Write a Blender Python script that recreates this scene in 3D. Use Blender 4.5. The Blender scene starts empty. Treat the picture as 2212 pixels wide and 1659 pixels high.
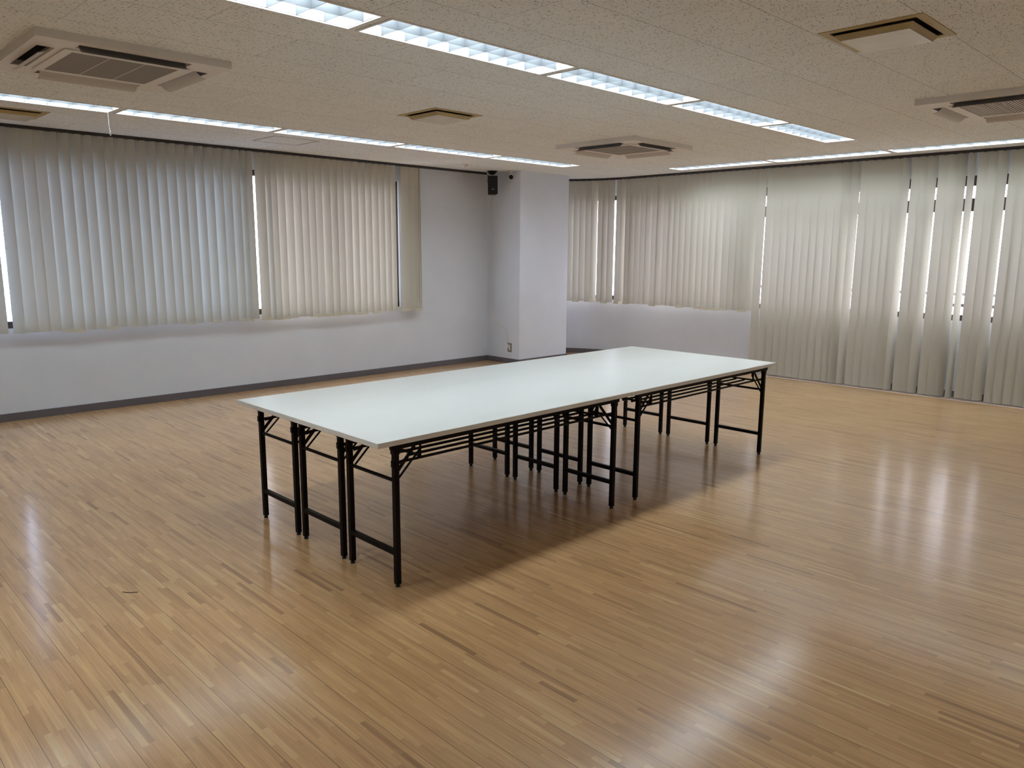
import bpy, bmesh, math, random
from mathutils import Vector, Matrix

S = bpy.context.scene
COL = S.collection
PI = math.pi
random.seed(11)

# ------------------------------------------------------------------ camera
cam_d = bpy.data.cameras.new('camera')
cam = bpy.data.objects.new('camera', cam_d)
COL.objects.link(cam)
cam_d.sensor_width = 36.0
cam_d.sensor_fit = 'HORIZONTAL'
cam_d.lens = 26.885
cam_d.clip_start = 0.05
cam_d.clip_end = 300
_f = Vector((0.69142456, 0.70172249, -0.17180696))
_r = Vector((0.71304498, -0.70109191, 0.00608157))
_u = Vector((0.11618489, 0.12671103, 0.98511186))
_m = Matrix((( _r.x, _u.x, -_f.x, -1.82161567),
             ( _r.y, _u.y, -_f.y, -2.66413438),
             ( _r.z, _u.z, -_f.z, 1.51586629),
             (0, 0, 0, 1)))
cam.matrix_world = _m
S.camera = cam

# ------------------------------------------------------------------ light and exposure
S.view_settings.view_transform = 'Standard'
S.view_settings.look = 'None'
S.view_settings.gamma = 1.0
S.view_settings.exposure = 0.0
S.view_settings.use_curve_mapping = False
S.cycles.use_denoising = True
S.cycles.max_bounces = 10
S.cycles.diffuse_bounces = 6
S.cycles.glossy_bounces = 4
S.cycles.transmission_bounces = 6
S.cycles.transparent_max_bounces = 16
S.cycles.sample_clamp_indirect = 6.0

SKY = 9.5            # overcast daylight
LAMP = 18.0          # fluorescent lamp panels
W = bpy.data.worlds.new('overcast_sky')
S.world = W
W.use_nodes = True
_n = W.node_tree.nodes
_l = W.node_tree.links
_n.clear()
_out = _n.new('ShaderNodeOutputWorld')
_bg = _n.new('ShaderNodeBackground')
_tc = _n.new('ShaderNodeTexCoord')
_sx = _n.new('ShaderNodeSeparateXYZ')
_rp = _n.new('ShaderNodeValToRGB')
_l.new(_tc.outputs['Generated'], _sx.inputs[0])
_mr = _n.new('ShaderNodeMapRange')
_mr.inputs[1].default_value = -1
_mr.inputs[2].default_value = 1
_l.new(_sx.outputs['Z'], _mr.inputs[0])
_l.new(_mr.outputs[0], _rp.inputs[0])
_rp.color_ramp.elements[0].position = 0.40
_rp.color_ramp.elements[0].color = (0.34, 0.34, 0.36, 1)
_rp.color_ramp.elements[1].position = 0.52
_rp.color_ramp.elements[1].color = (0.93, 0.93, 1.0, 1)
_l.new(_rp.outputs[0], _bg.inputs[0])
_bg.inputs[1].default_value = SKY
_l.new(_bg.outputs[0], _out.inputs[0])

# ------------------------------------------------------------------ key dimensions (metres)
H = 2.536          # ceiling
YW = 5.166         # left wall face
YB = 5.068         # left blind plane
XW = 7.17          # right wall face
XB = 7.02          # right blind plane
CX, CY, RB, RW = 5.52, 4.0, 1.5, 1.65   # rounded corner
COLX0, COLX1, COLY = 5.40, 6.35, 4.533  # column
Z0, Z1 = 0.815, 2.30                    # window sill / head

# ------------------------------------------------------------------ materials
def mat(name, color, rough=0.5, metal=0.0, spec=0.5, coat=0.0):
    m = bpy.data.materials.new(name)
    m.use_nodes = True
    b = m.node_tree.nodes['Principled BSDF']
    b.inputs['Base Color'].default_value = (*color, 1)
    b.inputs['Roughness'].default_value = rough
    b.inputs['Metallic'].default_value = metal
    b.inputs['Specular IOR Level'].default_value = spec
    b.inputs['Coat Weight'].default_value = coat
    return m

def nodes_of(m):
    nt = m.node_tree
    return nt, nt.nodes, nt.links, nt.nodes['Principled BSDF']

def noisy(name, color, amt=0.06, scale=8, rough=0.5, bump=0.0, bscale=200, **k):
    m = mat(name, color, rough, **k)
    nt, n, l, b = nodes_of(m)
    g = n.new('ShaderNodeNewGeometry')
    t = n.new('ShaderNodeTexNoise')
    t.inputs['Scale'].default_value = scale
    t.inputs['Detail'].default_value = 3
    l.new(g.outputs['Position'], t.inputs['Vector'])
    r = n.new('ShaderNodeValToRGB')
    r.color_ramp.elements[0].position = 0.3
    r.color_ramp.elements[1].position = 0.7
    r.color_ramp.elements[0].color = (*[c * (1 - amt) for c in color], 1)
    r.color_ramp.elements[1].color = (*[min(1, c * (1 + amt)) for c in color], 1)
    l.new(t.outputs['Fac'], r.inputs[0])
    l.new(r.outputs[0], b.inputs['Base Color'])
    if bump:
        t2 = n.new('ShaderNodeTexNoise')
        t2.inputs['Scale'].default_value = bscale
        t2.inputs['Detail'].default_value = 2
        l.new(g.outputs['Position'], t2.inputs['Vector'])
        bp = n.new('ShaderNodeBump')
        bp.inputs['Strength'].default_value = bump
        bp.inputs['Distance'].default_value = 0.002
        l.new(t2.outputs['Fac'], bp.inputs['Height'])
        l.new(bp.outputs[0], b.inputs['Normal'])
    return m

def M(n, op, a, b=None):
    x = n.new('ShaderNodeMath')
    x.operation = op
    for i, v in enumerate((a, b)):
        if v is None:
            continue
        if isinstance(v, (int, float)):
            x.inputs[i].default_value = v
        else:
            x.id_data.links.new(v, x.inputs[i])
    return x.outputs[0]

def floor_material():
    m = mat('oak_block_flooring', (0.36, 0.22, 0.12), 0.2)
    nt, n, l, b = nodes_of(m)
    g = n.new('ShaderNodeNewGeometry')
    s = n.new('ShaderNodeSeparateXYZ')
    l.new(g.outputs['Position'], s.inputs[0])
    X, Y = s.outputs['X'], s.outputs['Y']
    BW = 0.1016
    xs = M(n, 'DIVIDE', M(n, 'ADD', X, 100 * BW - 0.370), BW / 5)
    strip = M(n, 'FLOOR', xs)
    wn = n.new('ShaderNodeTexWhiteNoise')
    wn.noise_dimensions = '1D'
    l.new(strip, wn.inputs['W'])
    # block length 0.28 .. 0.62 per strip, random offset
    ln = M(n, 'ADD', 0.15, M(n, 'MULTIPLY', wn.outputs['Value'], 0.30))
    sep = n.new('ShaderNodeSeparateColor')
    l.new(wn.outputs['Color'], sep.inputs[0])
    yo = M(n, 'ADD', Y, M(n, 'ADD', 50, M(n, 'MULTIPLY', sep.outputs[1], 3.0)))
    blk = M(n, 'FLOOR', M(n, 'DIVIDE', yo, ln))
    cv = n.new('ShaderNodeCombineXYZ')
    l.new(strip, cv.inputs[0])
    l.new(blk, cv.inputs[1])
    w2 = n.new('ShaderNodeTexWhiteNoise')
    w2.noise_dimensions = '2D'
    l.new(cv.outputs[0], w2.inputs['Vector'])
    ramp = n.new('ShaderNodeValToRGB')
    e = ramp.color_ramp.elements
    e[0].position = 0.0
    e[0].color = (0.30, 0.166, 0.078, 1)
    e[1].position = 1.0
    e[1].color = (0.61, 0.40, 0.20, 1)
    for p, c in ((0.012, (0.375, 0.210, 0.098)), (0.05, (0.44, 0.249, 0.113)), (0.16, (0.475, 0.275, 0.127)), (0.45, (0.51, 0.300, 0.140)),
                 (0.80, (0.54, 0.325, 0.154)), (0.96, (0.56, 0.350, 0.163))):
        q = e.new(p)
        q.color = (*c, 1)
    l.new(w2.outputs['Value'], ramp.inputs[0])
    # grain
    mp = n.new('ShaderNodeMapping')
    mp.inputs['Scale'].default_value = (120, 4.0, 1)
    l.new(g.outputs['Position'], mp.inputs['Vector'])
    ad = n.new('ShaderNodeVectorMath')
    ad.operation = 'ADD'
    l.new(mp.outputs[0], ad.inputs[0])
    sc = n.new('ShaderNodeVectorMath')
    sc.operation = 'SCALE'
    sc.inputs['Scale'].default_value = 37.0
    l.new(w2.outputs['Color'], sc.inputs[0])
    l.new(sc.outputs[0], ad.inputs[1])
    gr = n.new('ShaderNodeTexNoise')
    gr.inputs['Scale'].default_value = 1.0
    gr.inputs['Detail'].default_value = 5
    gr.inputs['Roughness'].default_value = 0.62
    l.new(ad.outputs[0], gr.inputs['Vector'])
    mg = n.new('ShaderNodeMapRange')
    mg.inputs[1].default_value = 0.3
    mg.inputs[2].default_value = 0.7
    mg.inputs[3].default_value = 0.82
    mg.inputs[4].default_value = 1.13
    l.new(gr.outputs['Fac'], mg.inputs[0])
    # broad hue drift
    br = n.new('ShaderNodeTexNoise')
    br.inputs['Scale'].default_value = 1.7
    br.inputs['Detail'].default_value = 3
    l.new(g.outputs['Position'], br.inputs['Vector'])
    mb = n.new('ShaderNodeMapRange')
    mb.inputs[1].default_value = 0.3
    mb.inputs[2].default_value = 0.7
    mb.inputs[3].default_value = 0.94
    mb.inputs[4].default_value = 1.06
    l.new(br.outputs['Fac'], mb.inputs[0])
    tot = M(n, 'MULTIPLY', mg.outputs[0], mb.outputs[0])
    # grooves between boards
    fr = M(n, 'FRACT', M(n, 'DIVIDE', xs, 5.0))
    gv = M(n, 'LESS_THAN', M(n, 'ABSOLUTE', M(n, 'SUBTRACT', fr, 0.5)), 0.4915)
    gk = M(n, 'ADD', 0.26, M(n, 'MULTIPLY', gv, 0.74))
    # hairline between strips
    f2 = M(n, 'FRACT', xs)
    g2 = M(n, 'LESS_THAN', M(n, 'ABSOLUTE', M(n, 'SUBTRACT', f2, 0.5)), 0.485)
    gk2 = M(n, 'ADD', 0.95, M(n, 'MULTIPLY', g2, 0.05))
    tot = M(n, 'MULTIPLY', tot, M(n, 'MULTIPLY', gk, gk2))
    mul = n.new('ShaderNodeVectorMath')
    mul.operation = 'SCALE'
    l.new(ramp.outputs[0], mul.inputs[0])
    l.new(tot, mul.inputs['Scale'])
    l.new(mul.outputs[0], b.inputs['Base Color'])
    b.inputs['Roughness'].default_value = 0.32
    b.inputs['Specular IOR Level'].default_value = 0.12
    b.inputs['Coat Weight'].default_value = 0.95
    b.inputs['Coat Roughness'].default_value = 0.16
    # slight waviness of boards + orange peel
    mp2 = n.new('ShaderNodeMapping')
    mp2.inputs['Scale'].default_value = (24, 2.2, 1)
    l.new(g.outputs['Position'], mp2.inputs['Vector'])
    wv = n.new('ShaderNodeTexNoise')
    wv.inputs['Scale'].default_value = 1
    wv.inputs['Detail'].default_value = 3
    l.new(mp2.outputs[0], wv.inputs['Vector'])
    pe = n.new('ShaderNodeTexNoise')
    pe.inputs['Scale'].default_value = 260
    pe.inputs['Detail'].default_value = 1
    l.new(g.outputs['Position'], pe.inputs['Vector'])
    hh = M(n, 'ADD', M(n, 'MULTIPLY', wv.outputs['Fac'], 0.45), M(n, 'MULTIPLY', pe.outputs['Fac'], 0.05))
    hh = M(n, 'ADD', hh, M(n, 'MULTIPLY', gv, 0.25))
    bp = n.new('ShaderNodeBump')
    bp.inputs['Strength'].default_value = 0.35
    bp.inputs['Distance'].default_value = 0.002
    l.new(hh, bp.inputs['Height'])
    l.new(bp.outputs[0], b.inputs['Normal'])
    l.new(bp.outputs[0], b.inputs['Coat Normal'])
    return m

def ceiling_material():
    base = (0.785, 0.815, 0.82)
    m = mat('pitted_acoustic_tile', base, 0.9)
    nt, n, l, b = nodes_of(m)
    g = n.new('ShaderNodeNewGeometry')
    s = n.new('ShaderNodeSeparateXYZ')
    l.new(g.outputs['Position'], s.inputs[0])
    X, Y = s.outputs['X'], s.outputs['Y']
    TW, TH = 0.925, 0.4625
    v = M(n, 'DIVIDE', M(n, 'ADD', Y, 40 * TH - 0.012), TH)
    row = M(n, 'FLOOR', v)
    off = M(n, 'MULTIPLY', M(n, 'MODULO', row, 2.0), TW / 2)
    u = M(n, 'DIVIDE', M(n, 'ADD', M(n, 'ADD', X, 40 * TW - 0.233), off), TW)
    fu, fv = M(n, 'FRACT', u), M(n, 'FRACT', v)
    su = M(n, 'GREATER_THAN', M(n, 'ABSOLUTE', M(n, 'SUBTRACT', fu, 0.5)), 0.5 - 0.0021)
    sv = M(n, 'GREATER_THAN', M(n, 'ABSOLUTE', M(n, 'SUBTRACT', fv, 0.5)), 0.5 - 0.0042)
    seam = M(n, 'MAXIMUM', M(n, 'MULTIPLY', su, 0.6), sv)
    tile = n.new('ShaderNodeCombineXYZ')
    l.new(M(n, 'FLOOR', u), tile.inputs[0])
    l.new(row, tile.inputs[1])
    wn = n.new('ShaderNodeTexWhiteNoise')
    wn.noise_dimensions = '2D'
    l.new(tile.outputs[0], wn.inputs['Vector'])
    ad = n.new('ShaderNodeVectorMath')
    ad.operation = 'ADD'
    l.new(g.outputs['Position'], ad.inputs[0])
    l.new(wn.outputs['Color'], ad.inputs[1])
    def pits(sx, sy, rmin, rmax, seed):
        # scattered elongated flecks: one per cell, of random size
        mp = n.new('ShaderNodeMapping')
        mp.inputs['Scale'].default_value = (sx, sy, 1)
        mp.inputs['Location'].default_value = (seed, seed * 2, 0)
        l.new(ad.outputs[0], mp.inputs['Vector'])
        ds = n.new('ShaderNodeTexNoise')
        ds.noise_dimensions = '2D'
        ds.inputs['Scale'].default_value = 0.9
        ds.inputs['Detail'].default_value = 3
        l.new(mp.outputs[0], ds.inputs['Vector'])
        mixv = n.new('ShaderNodeVectorMath')
        mixv.operation = 'MULTIPLY_ADD'
        mixv.inputs[1].default_value = (0.7, 0.9, 0)
        l.new(ds.outputs['Color'], mixv.inputs[0])
        l.new(mp.outputs[0], mixv.inputs[2])
        vo = n.new('ShaderNodeTexVoronoi')
        vo.voronoi_dimensions = '2D'
        vo.inputs['Scale'].default_value = 1.0
        vo.inputs['Randomness'].default_value = 1.0
        l.new(mixv.outputs[0], vo.inputs['Vector'])
        sc2 = n.new('ShaderNodeSeparateColor')
        l.new(vo.outputs['Color'], sc2.inputs[0])
        rad = M(n, 'ADD', rmin, M(n, 'MULTIPLY', M(n, 'POWER', sc2.outputs[0], 3.0), rmax - rmin))
        t = M(n, 'MULTIPLY', M(n, 'SUBTRACT', rad, vo.outputs['Distance']), 14.0)
        r = n.new('ShaderNodeMapRange')
        l.new(t, r.inputs[0])
        return r.outputs[0]
    p = M(n, 'MAXIMUM', pits(48, 120, -0.02, 0.42, 3.1), pits(95, 150, -0.08, 0.34, 7.7))
    dark = M(n, 'MAXIMUM', M(n, 'MULTIPLY', seam, 0.55), M(n, 'MULTIPLY', p, 0.62))
    fac = M(n, 'SUBTRACT', 1.0, dark)
    tv = M(n, 'ADD', 0.975, M(n, 'MULTIPLY', wn.outputs['Value'], 0.04))
    fac = M(n, 'MULTIPLY', fac, tv)
    mul = n.new('ShaderNodeVectorMath')
    mul.operation = 'SCALE'
    mul.inputs[0].default_value = base
    l.new(fac, mul.inputs['Scale'])
    l.new(mul.outputs[0], b.inputs['Base Color'])
    bp = n.new('ShaderNodeBump')
    bp.invert = True
    bp.inputs['Strength'].default_value = 0.3
    bp.inputs['Distance'].default_value = 0.002
    l.new(dark, bp.inputs['Height'])
    l.new(bp.outputs[0], b.inputs['Normal'])
    return m

def slat_material(name, color, trans, tcol):
    m = bpy.data.materials.new(name)
    m.use_nodes = True
    nt = m.node_tree
    n, l = nt.nodes, nt.links
    n.clear()
    out = n.new('ShaderNodeOutputMaterial')
    d = n.new('ShaderNodeBsdfDiffuse')
    t = n.new('ShaderNodeBsdfTranslucent')
    mx = n.new('ShaderNodeMixShader')
    mx.inputs[0].default_value = trans
    g = n.new('ShaderNodeNewGeometry')
    tx = n.new('ShaderNodeTexNoise')
    tx.inputs['Scale'].default_value = 420
    tx.inputs['Detail'].default_value = 1
    l.new(g.outputs['Position'], tx.inputs['Vector'])
    r = n.new('ShaderNodeValToRGB')
    r.color_ramp.elements[0].position = 0.3
    r.color_ramp.elements[1].position = 0.7
    r.color_ramp.elements[0].color = (*[c * 0.95 for c in color], 1)
    r.color_ramp.elements[1].color = (*color, 1)
    l.new(tx.outputs['Fac'], r.inputs[0])
    l.new(r.outputs[0], d.inputs['Color'])
    t.inputs['Color'].default_value = (*tcol, 1)
    l.new(d.outputs[0], mx.inputs[1])
    l.new(t.outputs[0], mx.inputs[2])
    l.new(mx.outputs[0], out.inputs[0])
    return m

def glass_material(name, figured):
    m = bpy.data.materials.new(name)
    m.use_nodes = True
    nt = m.node_tree
    n, l = nt.nodes, nt.links
    n.clear()
    out = n.new('ShaderNodeOutputMaterial')
    tr = n.new('ShaderNodeBsdfTransparent')
    gl = n.new('ShaderNodeBsdfGlossy')
    gl.inputs['Roughness'].default_value = 0.05
    mx = n.new('ShaderNodeMixShader')
    mx.inputs[0].default_value = 0.06
    if figured:
        g = n.new('ShaderNodeNewGeometry')
        tx = n.new('ShaderNodeTexNoise')
        tx.inputs['Scale'].default_value = 38
        tx.inputs['Detail'].default_value = 4
        l.new(g.outputs['Position'], tx.inputs['Vector'])
        r = n.new('ShaderNodeValToRGB')
        r.color_ramp.elements[0].position = 0.42
        r.color_ramp.elements[1].position = 0.56
        r.color_ramp.elements[0].color = (0.42, 0.50, 0.62, 1)
        r.color_ramp.elements[1].color = (0.80, 0.88, 1.0, 1)
        l.new(tx.outputs['Fac'], r.inputs[0])
        l.new(r.outputs[0], tr.inputs['Color'])
    else:
        tr.inputs['Color'].default_value = (0.93, 0.93, 0.95, 1)
    l.new(tr.outputs[0], mx.inputs[1])
    l.new(gl.outputs[0], mx.inputs[2])
    l.new(mx.outputs[0], out.inputs[0])
    return m

def emit_material(name, color, strength):
    m = bpy.data.materials.new(name)
    m.use_nodes = True
    nt = m.node_tree
    n, l = nt.nodes, nt.links
    n.clear()
    out = n.new('ShaderNodeOutputMaterial')
    e = n.new('ShaderNodeEmission')
    e.inputs[0].default_value = (*color, 1)
    e.inputs[1].default_value = strength
    l.new(e.outputs[0], out.inputs[0])
    return m

MAT = dict(
    floor=floor_material(),
    ceiling=ceiling_material(),
    wall=noisy('pale_grey_wallpaper', (0.65, 0.69, 0.765), 0.025, 3.0, 0.7, bump=0.15, bscale=350),
    base=noisy('grey_vinyl_skirting', (0.115, 0.105, 0.115), 0.06, 6, 0.45),
    slat=slat_material('beige_blind_fabric', (0.52, 0.505, 0.435), 0.065, (0.62, 0.59, 0.57)),
    weight=slat_material('beige_blind_hem', (0.66, 0.63, 0.53), 0.08, (0.5, 0.48, 0.42)),
    rail=noisy('dark_brown_rail', (0.022, 0.017, 0.015), 0.1, 10, 0.4),
    wframe=noisy('bronze_window_frame', (0.050, 0.032, 0.030), 0.1, 10, 0.4),
    glass_f=glass_material('figured_window_glass', True),
    glass=glass_material('clear_window_glass', False),
    railing=noisy('grey_painted_railing', (0.30, 0.30, 0.31), 0.05, 10, 0.5),
    lamp=emit_material('fluorescent_lamp_panel', (0.83, 0.94, 1.0), LAMP),
    louvre=noisy('satin_grey_louvre_blade', (0.13, 0.142, 0.155), 0.02, 10, 0.4),
    lframe=noisy('white_light_frame', (0.72, 0.71, 0.69), 0.03, 10, 0.45),
    ac=noisy('ivory_plastic', (0.70, 0.665, 0.62), 0.02, 10, 0.45),
    acflap=noisy('greyish_flap_plastic', (0.50, 0.475, 0.44), 0.02, 10, 0.5),
    mesh=noisy('grey_filter_mesh', (0.235, 0.215, 0.195), 0.12, 260, 0.8),
    dark=noisy('black_duct_interior', (0.012, 0.009, 0.009), 0.1, 10, 0.9),
    vent=noisy('yellowed_metal_diffuser', (0.400, 0.300, 0.130), 0.04, 10, 0.45),
    ventpanel=noisy('cream_diffuser_panel', (0.62, 0.575, 0.47), 0.04, 10, 0.25),
    ttop=noisy('white_laminate_top', (0.80, 0.83, 0.82), 0.01, 4, 0.30),
    tedge=noisy('grey_table_edging', (0.84, 0.84, 0.82), 0.03, 20, 0.5),
    steel=noisy('black_painted_steel', (0.0065, 0.0035, 0.0035), 0.15, 30, 0.5, spec=0.12),
    foot=noisy('black_rubber_foot', (0.010, 0.010, 0.010), 0.1, 20, 0.8),
    blackp=noisy('black_plastic', (0.006, 0.006, 0.007), 0.1, 30, 0.5, spec=0.25),
    whitep=noisy('white_plastic', (0.72, 0.70, 0.67), 0.02, 20, 0.4),
    greyp=noisy('brushed_grey_plate', (0.20, 0.19, 0.165), 0.05, 60, 0.4),
    cable=noisy('white_cable_sheath', (0.66, 0.65, 0.62), 0.02, 20, 0.5),
    hatch=noisy('brown_hatch_trim', (0.30, 0.25, 0.20), 0.05, 20, 0.5),
    spill=noisy('pale_light_spill', (0.62, 0.50, 0.42), 0.04, 20, 0.35),  # pale tone of the light line painted under the right blinds
    cord=noisy('olive_cord', (0.26, 0.24, 0.17), 0.04, 20, 0.6),
    outside=noisy('pale_concrete_outside', (0.55, 0.54, 0.52), 0.06, 2, 0.9),
)

# ------------------------------------------------------------------ mesh helpers
class MB:
    """collects simple solids; build() links them as ONE mesh object"""
    def __init__(s):
        s.v, s.f = [], []
    def raw(s, v, f):
        o = len(s.v)
        s.v += [tuple(p) for p in v]
        s.f += [tuple(i + o for i in q) for q in f]
        return s
    def box(s, x0, x1, y0, y1, z0, z1, mtx=None):
        v = [(x, y, z) for x in (x0, x1) for y in (y0, y1) for z in (z0, z1)]
        if mtx is not None:
            v = [mtx @ Vector(p) for p in v]
        return s.raw(v, [(0, 1, 3, 2), (4, 6, 7, 5), (0, 4, 5, 1), (2, 3, 7, 6), (0, 2, 6, 4), (1, 5, 7, 3)])
    def bar(s, a, b, w, h, up=(0, 0, 1)):
        a, b = Vector(a), Vector(b)
        d = (b - a).normalized()
        sd = d.cross(Vector(up))
        if sd.length < 1e-4:
            sd = d.cross(Vector((1, 0, 0)))
        sd.normalize()
        u = sd.cross(d).normalized()
        v = []
        for p in (a, b):
            for i, j in ((-1, -1), (1, -1), (1, 1), (-1, 1)):
                v.append(p + sd * (w / 2 * i) + u * (h / 2 * j))
        return s.raw(v, [(0, 3, 2, 1), (4, 5, 6, 7), (0, 1, 5, 4), (1, 2, 6, 5), (2, 3, 7, 6), (3, 0, 4, 7)])
    def tube(s, pts, r, n=8):
        pts = [Vector(p) for p in pts]
        v, f = [], []
        up = Vector((0.03, 0.02, 1)).normalized()
        for i, p in enumerate(pts):
            d = (pts[min(i + 1, len(pts) - 1)] - pts[max(i - 1, 0)]).normalized()
            sd = d.cross(up)
            if sd.length < 0.05:
                sd = d.cross(Vector((1, 0, 0)))
            sd.normalize()
            u = sd.cross(d).normalized()
            rr = r[i] if isinstance(r, (list, tuple)) else r
            for k in range(n):
                a = 2 * PI * k / n
                v.append(p + sd * (rr * math.cos(a)) + u * (rr * math.sin(a)))
        for i in range(len(pts) - 1):
            for k in range(n):
                f.append((i * n + k, i * n + (k + 1) % n, (i + 1) * n + (k + 1) % n, (i + 1) * n + k))
        f.append(tuple(reversed(range(n))))
        f.append(tuple(range((len(pts) - 1) * n, len(pts) * n)))
        return s.raw(v, f)
    def lathe(s, cx, cy, prof, n=28):
        v, f = [], []
        for (r, z) in prof:
            for k in range(n):
                a = 2 * PI * k / n
                v.append((cx + r * math.cos(a), cy + r * math.sin(a), z))
        for i in range(len(prof) - 1):
            for k in range(n):
                f.append((i * n + k, i * n + (k + 1) % n, (i + 1) * n + (k + 1) % n, (i + 1) * n + k))
        f.append(tuple(reversed(range(n))))
        f.append(tuple(range((len(prof) - 1) * n, len(prof) * n)))
        return s.raw(v, f)
    def frame(s, x0, x1, y0, y1, w, z0, z1):
        """rectangular ring in the XY plane"""
        a = [(x0, y0), (x1, y0), (x1, y1), (x0, y1)]
        b = [(x0 + w, y0 + w), (x1 - w, y0 + w), (x1 - w, y1 - w), (x0 + w, y1 - w)]
        v = [(*p, z0) for p in a] + [(*p, z0) for p in b] + [(*p, z1) for p in a] + [(*p, z1) for p in b]
        f = []
        for i in range(4):
            j = (i + 1) % 4
            f += [(i, i + 4, j + 4, j), (i + 8, j + 8, j + 12, i + 12), (i, j, j + 8, i + 8), (i + 4, i + 12, j + 12, j + 4)]
        return s.raw(v, f)
    def build(s, name, m, parent=None, bevel=0.0, smooth=False, loc=None):
        me = bpy.data.meshes.new(name)
        me.from_pydata(s.v, [], s.f)
        bm = bmesh.new()
        bm.from_mesh(me)
        bmesh.ops.recalc_face_normals(bm, faces=bm.faces)
        if bevel:
            es = [e for e in bm.edges if len(e.link_faces) == 2 and e.calc_face_angle(0) > 0.6]
            bmesh.ops.bevel(bm, geom=es, offset=bevel, segments=2, affect='EDGES', profile=0.5)
        bm.to_mesh(me)
        bm.free()
        if smooth:
            for p in me.polygons:
                p.use_smooth = True
        me.materials.append(m)
        o = bpy.data.objects.new(name, me)
        COL.objects.link(o)
        if parent is not None:
            o.parent = parent
        if loc:
            o.location = loc
        return o

def tag(o, label=None, cat=None, group=None, kind=None):
    if label: o['label'] = label
    if cat: o['category'] = cat
    if group: o['group'] = group
    if kind: o['kind'] = kind
    return o

def thing(name, loc, label, cat, group=None, rz=0.0):
    o = bpy.data.objects.new(name, None)
    o.empty_display_size = 0.1
    COL.objects.link(o)
    o.location = loc
    o.rotation_euler = (0, 0, rz)
    return tag(o, label, cat, group)

def copy_tree(o, parent=None, skip=()):
    c = o.copy()
    COL.objects.link(c)
    c.parent = parent
    for ch in o.children:
        if ch.name.split('.')[0] not in skip:
            copy_tree(ch, c)
    return c

def arcp(r, s):           # point on the rounded corner, s = arc length on the blind path
    a = s / RB
    return (CX + r * math.cos(a), CY + r * math.sin(a))

# ================================================================== THE ROOM
XMIN, YMIN = -5.2, -5.6
fl = MB().box(XMIN - 0.1, XW + 0.12, YMIN - 0.1, YW + 0.60, -0.12, 0.0)
tag(fl.build('floor', MAT['floor']), 'glossy oak strip floor', 'floor', kind='structure')

# --- ceiling with openings for the recessed fittings
LP, LG, LWD = 1.3008, 0.0332, 0.2964        # light pitch, gap, width
YL, XL = 3.5581, 5.4631                     # left row (near edge y, far end x)
YM, XM = 0.3105, 5.5133                     # middle row
XR, YR = 6.4188, 2.9864                     # right row
NL, NM, NR, NN = 7, 8, 5, 6
YN = -4.05                                  # unseen row, added to even out light on the near floor
holes = []
RIM = 0.012
lights = []
for row, cnt in (('L', NL), ('M', NM), ('R', NR), ('N', NN)):
    for k in range(cnt):
        if row == 'R':
            y1 = YR - k * LP
            r = (XR, XR + LWD, y1 - (LP - LG), y1)
        else:
            x1 = (XL if row == 'L' else XM) - k * LP
            y0 = {'L': YL, 'M': YM, 'N': YN}[row]
            r = (x1 - (LP - LG), x1, y0, y0 + LWD)
        lights.append((row, k, r))
        holes.append((r[0] + RIM, r[1] - RIM, r[2] + RIM, r[3] - RIM))
VENTS = [(1.898, 2.365, -1.392, -0.930), (1.850, 2.317, 1.876, 2.335), (-0.522, -0.055, 4.172, 4.632)]
for v in VENTS:
    holes.append((v[0] + 0.03, v[1] - 0.03, v[2] + 0.03, v[3] - 0.03))
ACS = [(-0.272, 2.090), (4.41, 2.118), (4.385, -1.180)]
ACR = 0.475
def slot_rects(cx, cy):
    a, b, hw = 0.345, 0.425, 0.275
    return [(cx - hw, cx + hw, cy - b, cy - a), (cx - hw, cx + hw, cy + a, cy + b),
            (cx - b, cx - a, cy - hw, cy + hw), (cx + a, cx + b, cy - hw, cy + hw)]
for c in ACS:
    holes += slot_rects(*c)

holes.append((XMIN - 0.2, COLX0, YW + 0.14, YW + 0.70))      # no eave beyond the left wall

def holed_plane(x0, x1, y0, y1, z, hs, t):
    xs = sorted({x0, x1, *[v for h in hs for v in h[:2] if x0 < v < x1]})
    ys = sorted({y0, y1, *[v for h in hs for v in h[2:] if y0 < v < y1]})
    idx, v, f = {}, [], []
    def vi(x, y, zz):
        k = (x, y, zz)
        if k not in idx:
            idx[k] = len(v)
            v.append(k)
        return idx[k]
    for i in range(len(xs) - 1):
        for j in range(len(ys) - 1):
            mx, my = (xs[i] + xs[i + 1]) / 2, (ys[j] + ys[j + 1]) / 2
            if any(h[0] < mx < h[1] and h[2] < my < h[3] for h in hs):
                continue
            f.append((vi(xs[i], ys[j], z), vi(xs[i], ys[j + 1], z), vi(xs[i + 1], ys[j + 1], z), vi(xs[i + 1], ys[j], z)))
    return v, f
cv, cf = holed_plane(XMIN - 0.1, XW + 0.12, YMIN - 0.1, YW + 0.60, H, holes, 0.1)
me = bpy.data.meshes.new('ceiling')
me.from_pydata(cv, [], cf)
me.materials.append(MAT['ceiling'])
ce = bpy.data.objects.new('ceiling', me)
COL.objects.link(ce)
sd = ce.modifiers.new('thickness', 'SOLIDIFY')
sd.thickness = 0.012
sd.offset = -1.0
tag(ce, 'beige pitted acoustic tile ceiling', 'ceiling', kind='structure')
# roof slab above the ceiling void
rs = MB().box(XMIN - 0.1, XW + 0.12, YMIN - 0.1, YW + 0.14, H + 0.30, H + 0.42)
rs.box(COLX0, XW + 0.12, YW + 0.14, YW + 0.60, H + 0.30, H + 0.42)
tag(rs.build('ceiling_slab', MAT['outside']), 'concrete slab above the ceiling void', 'ceiling', kind='structure')

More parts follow.
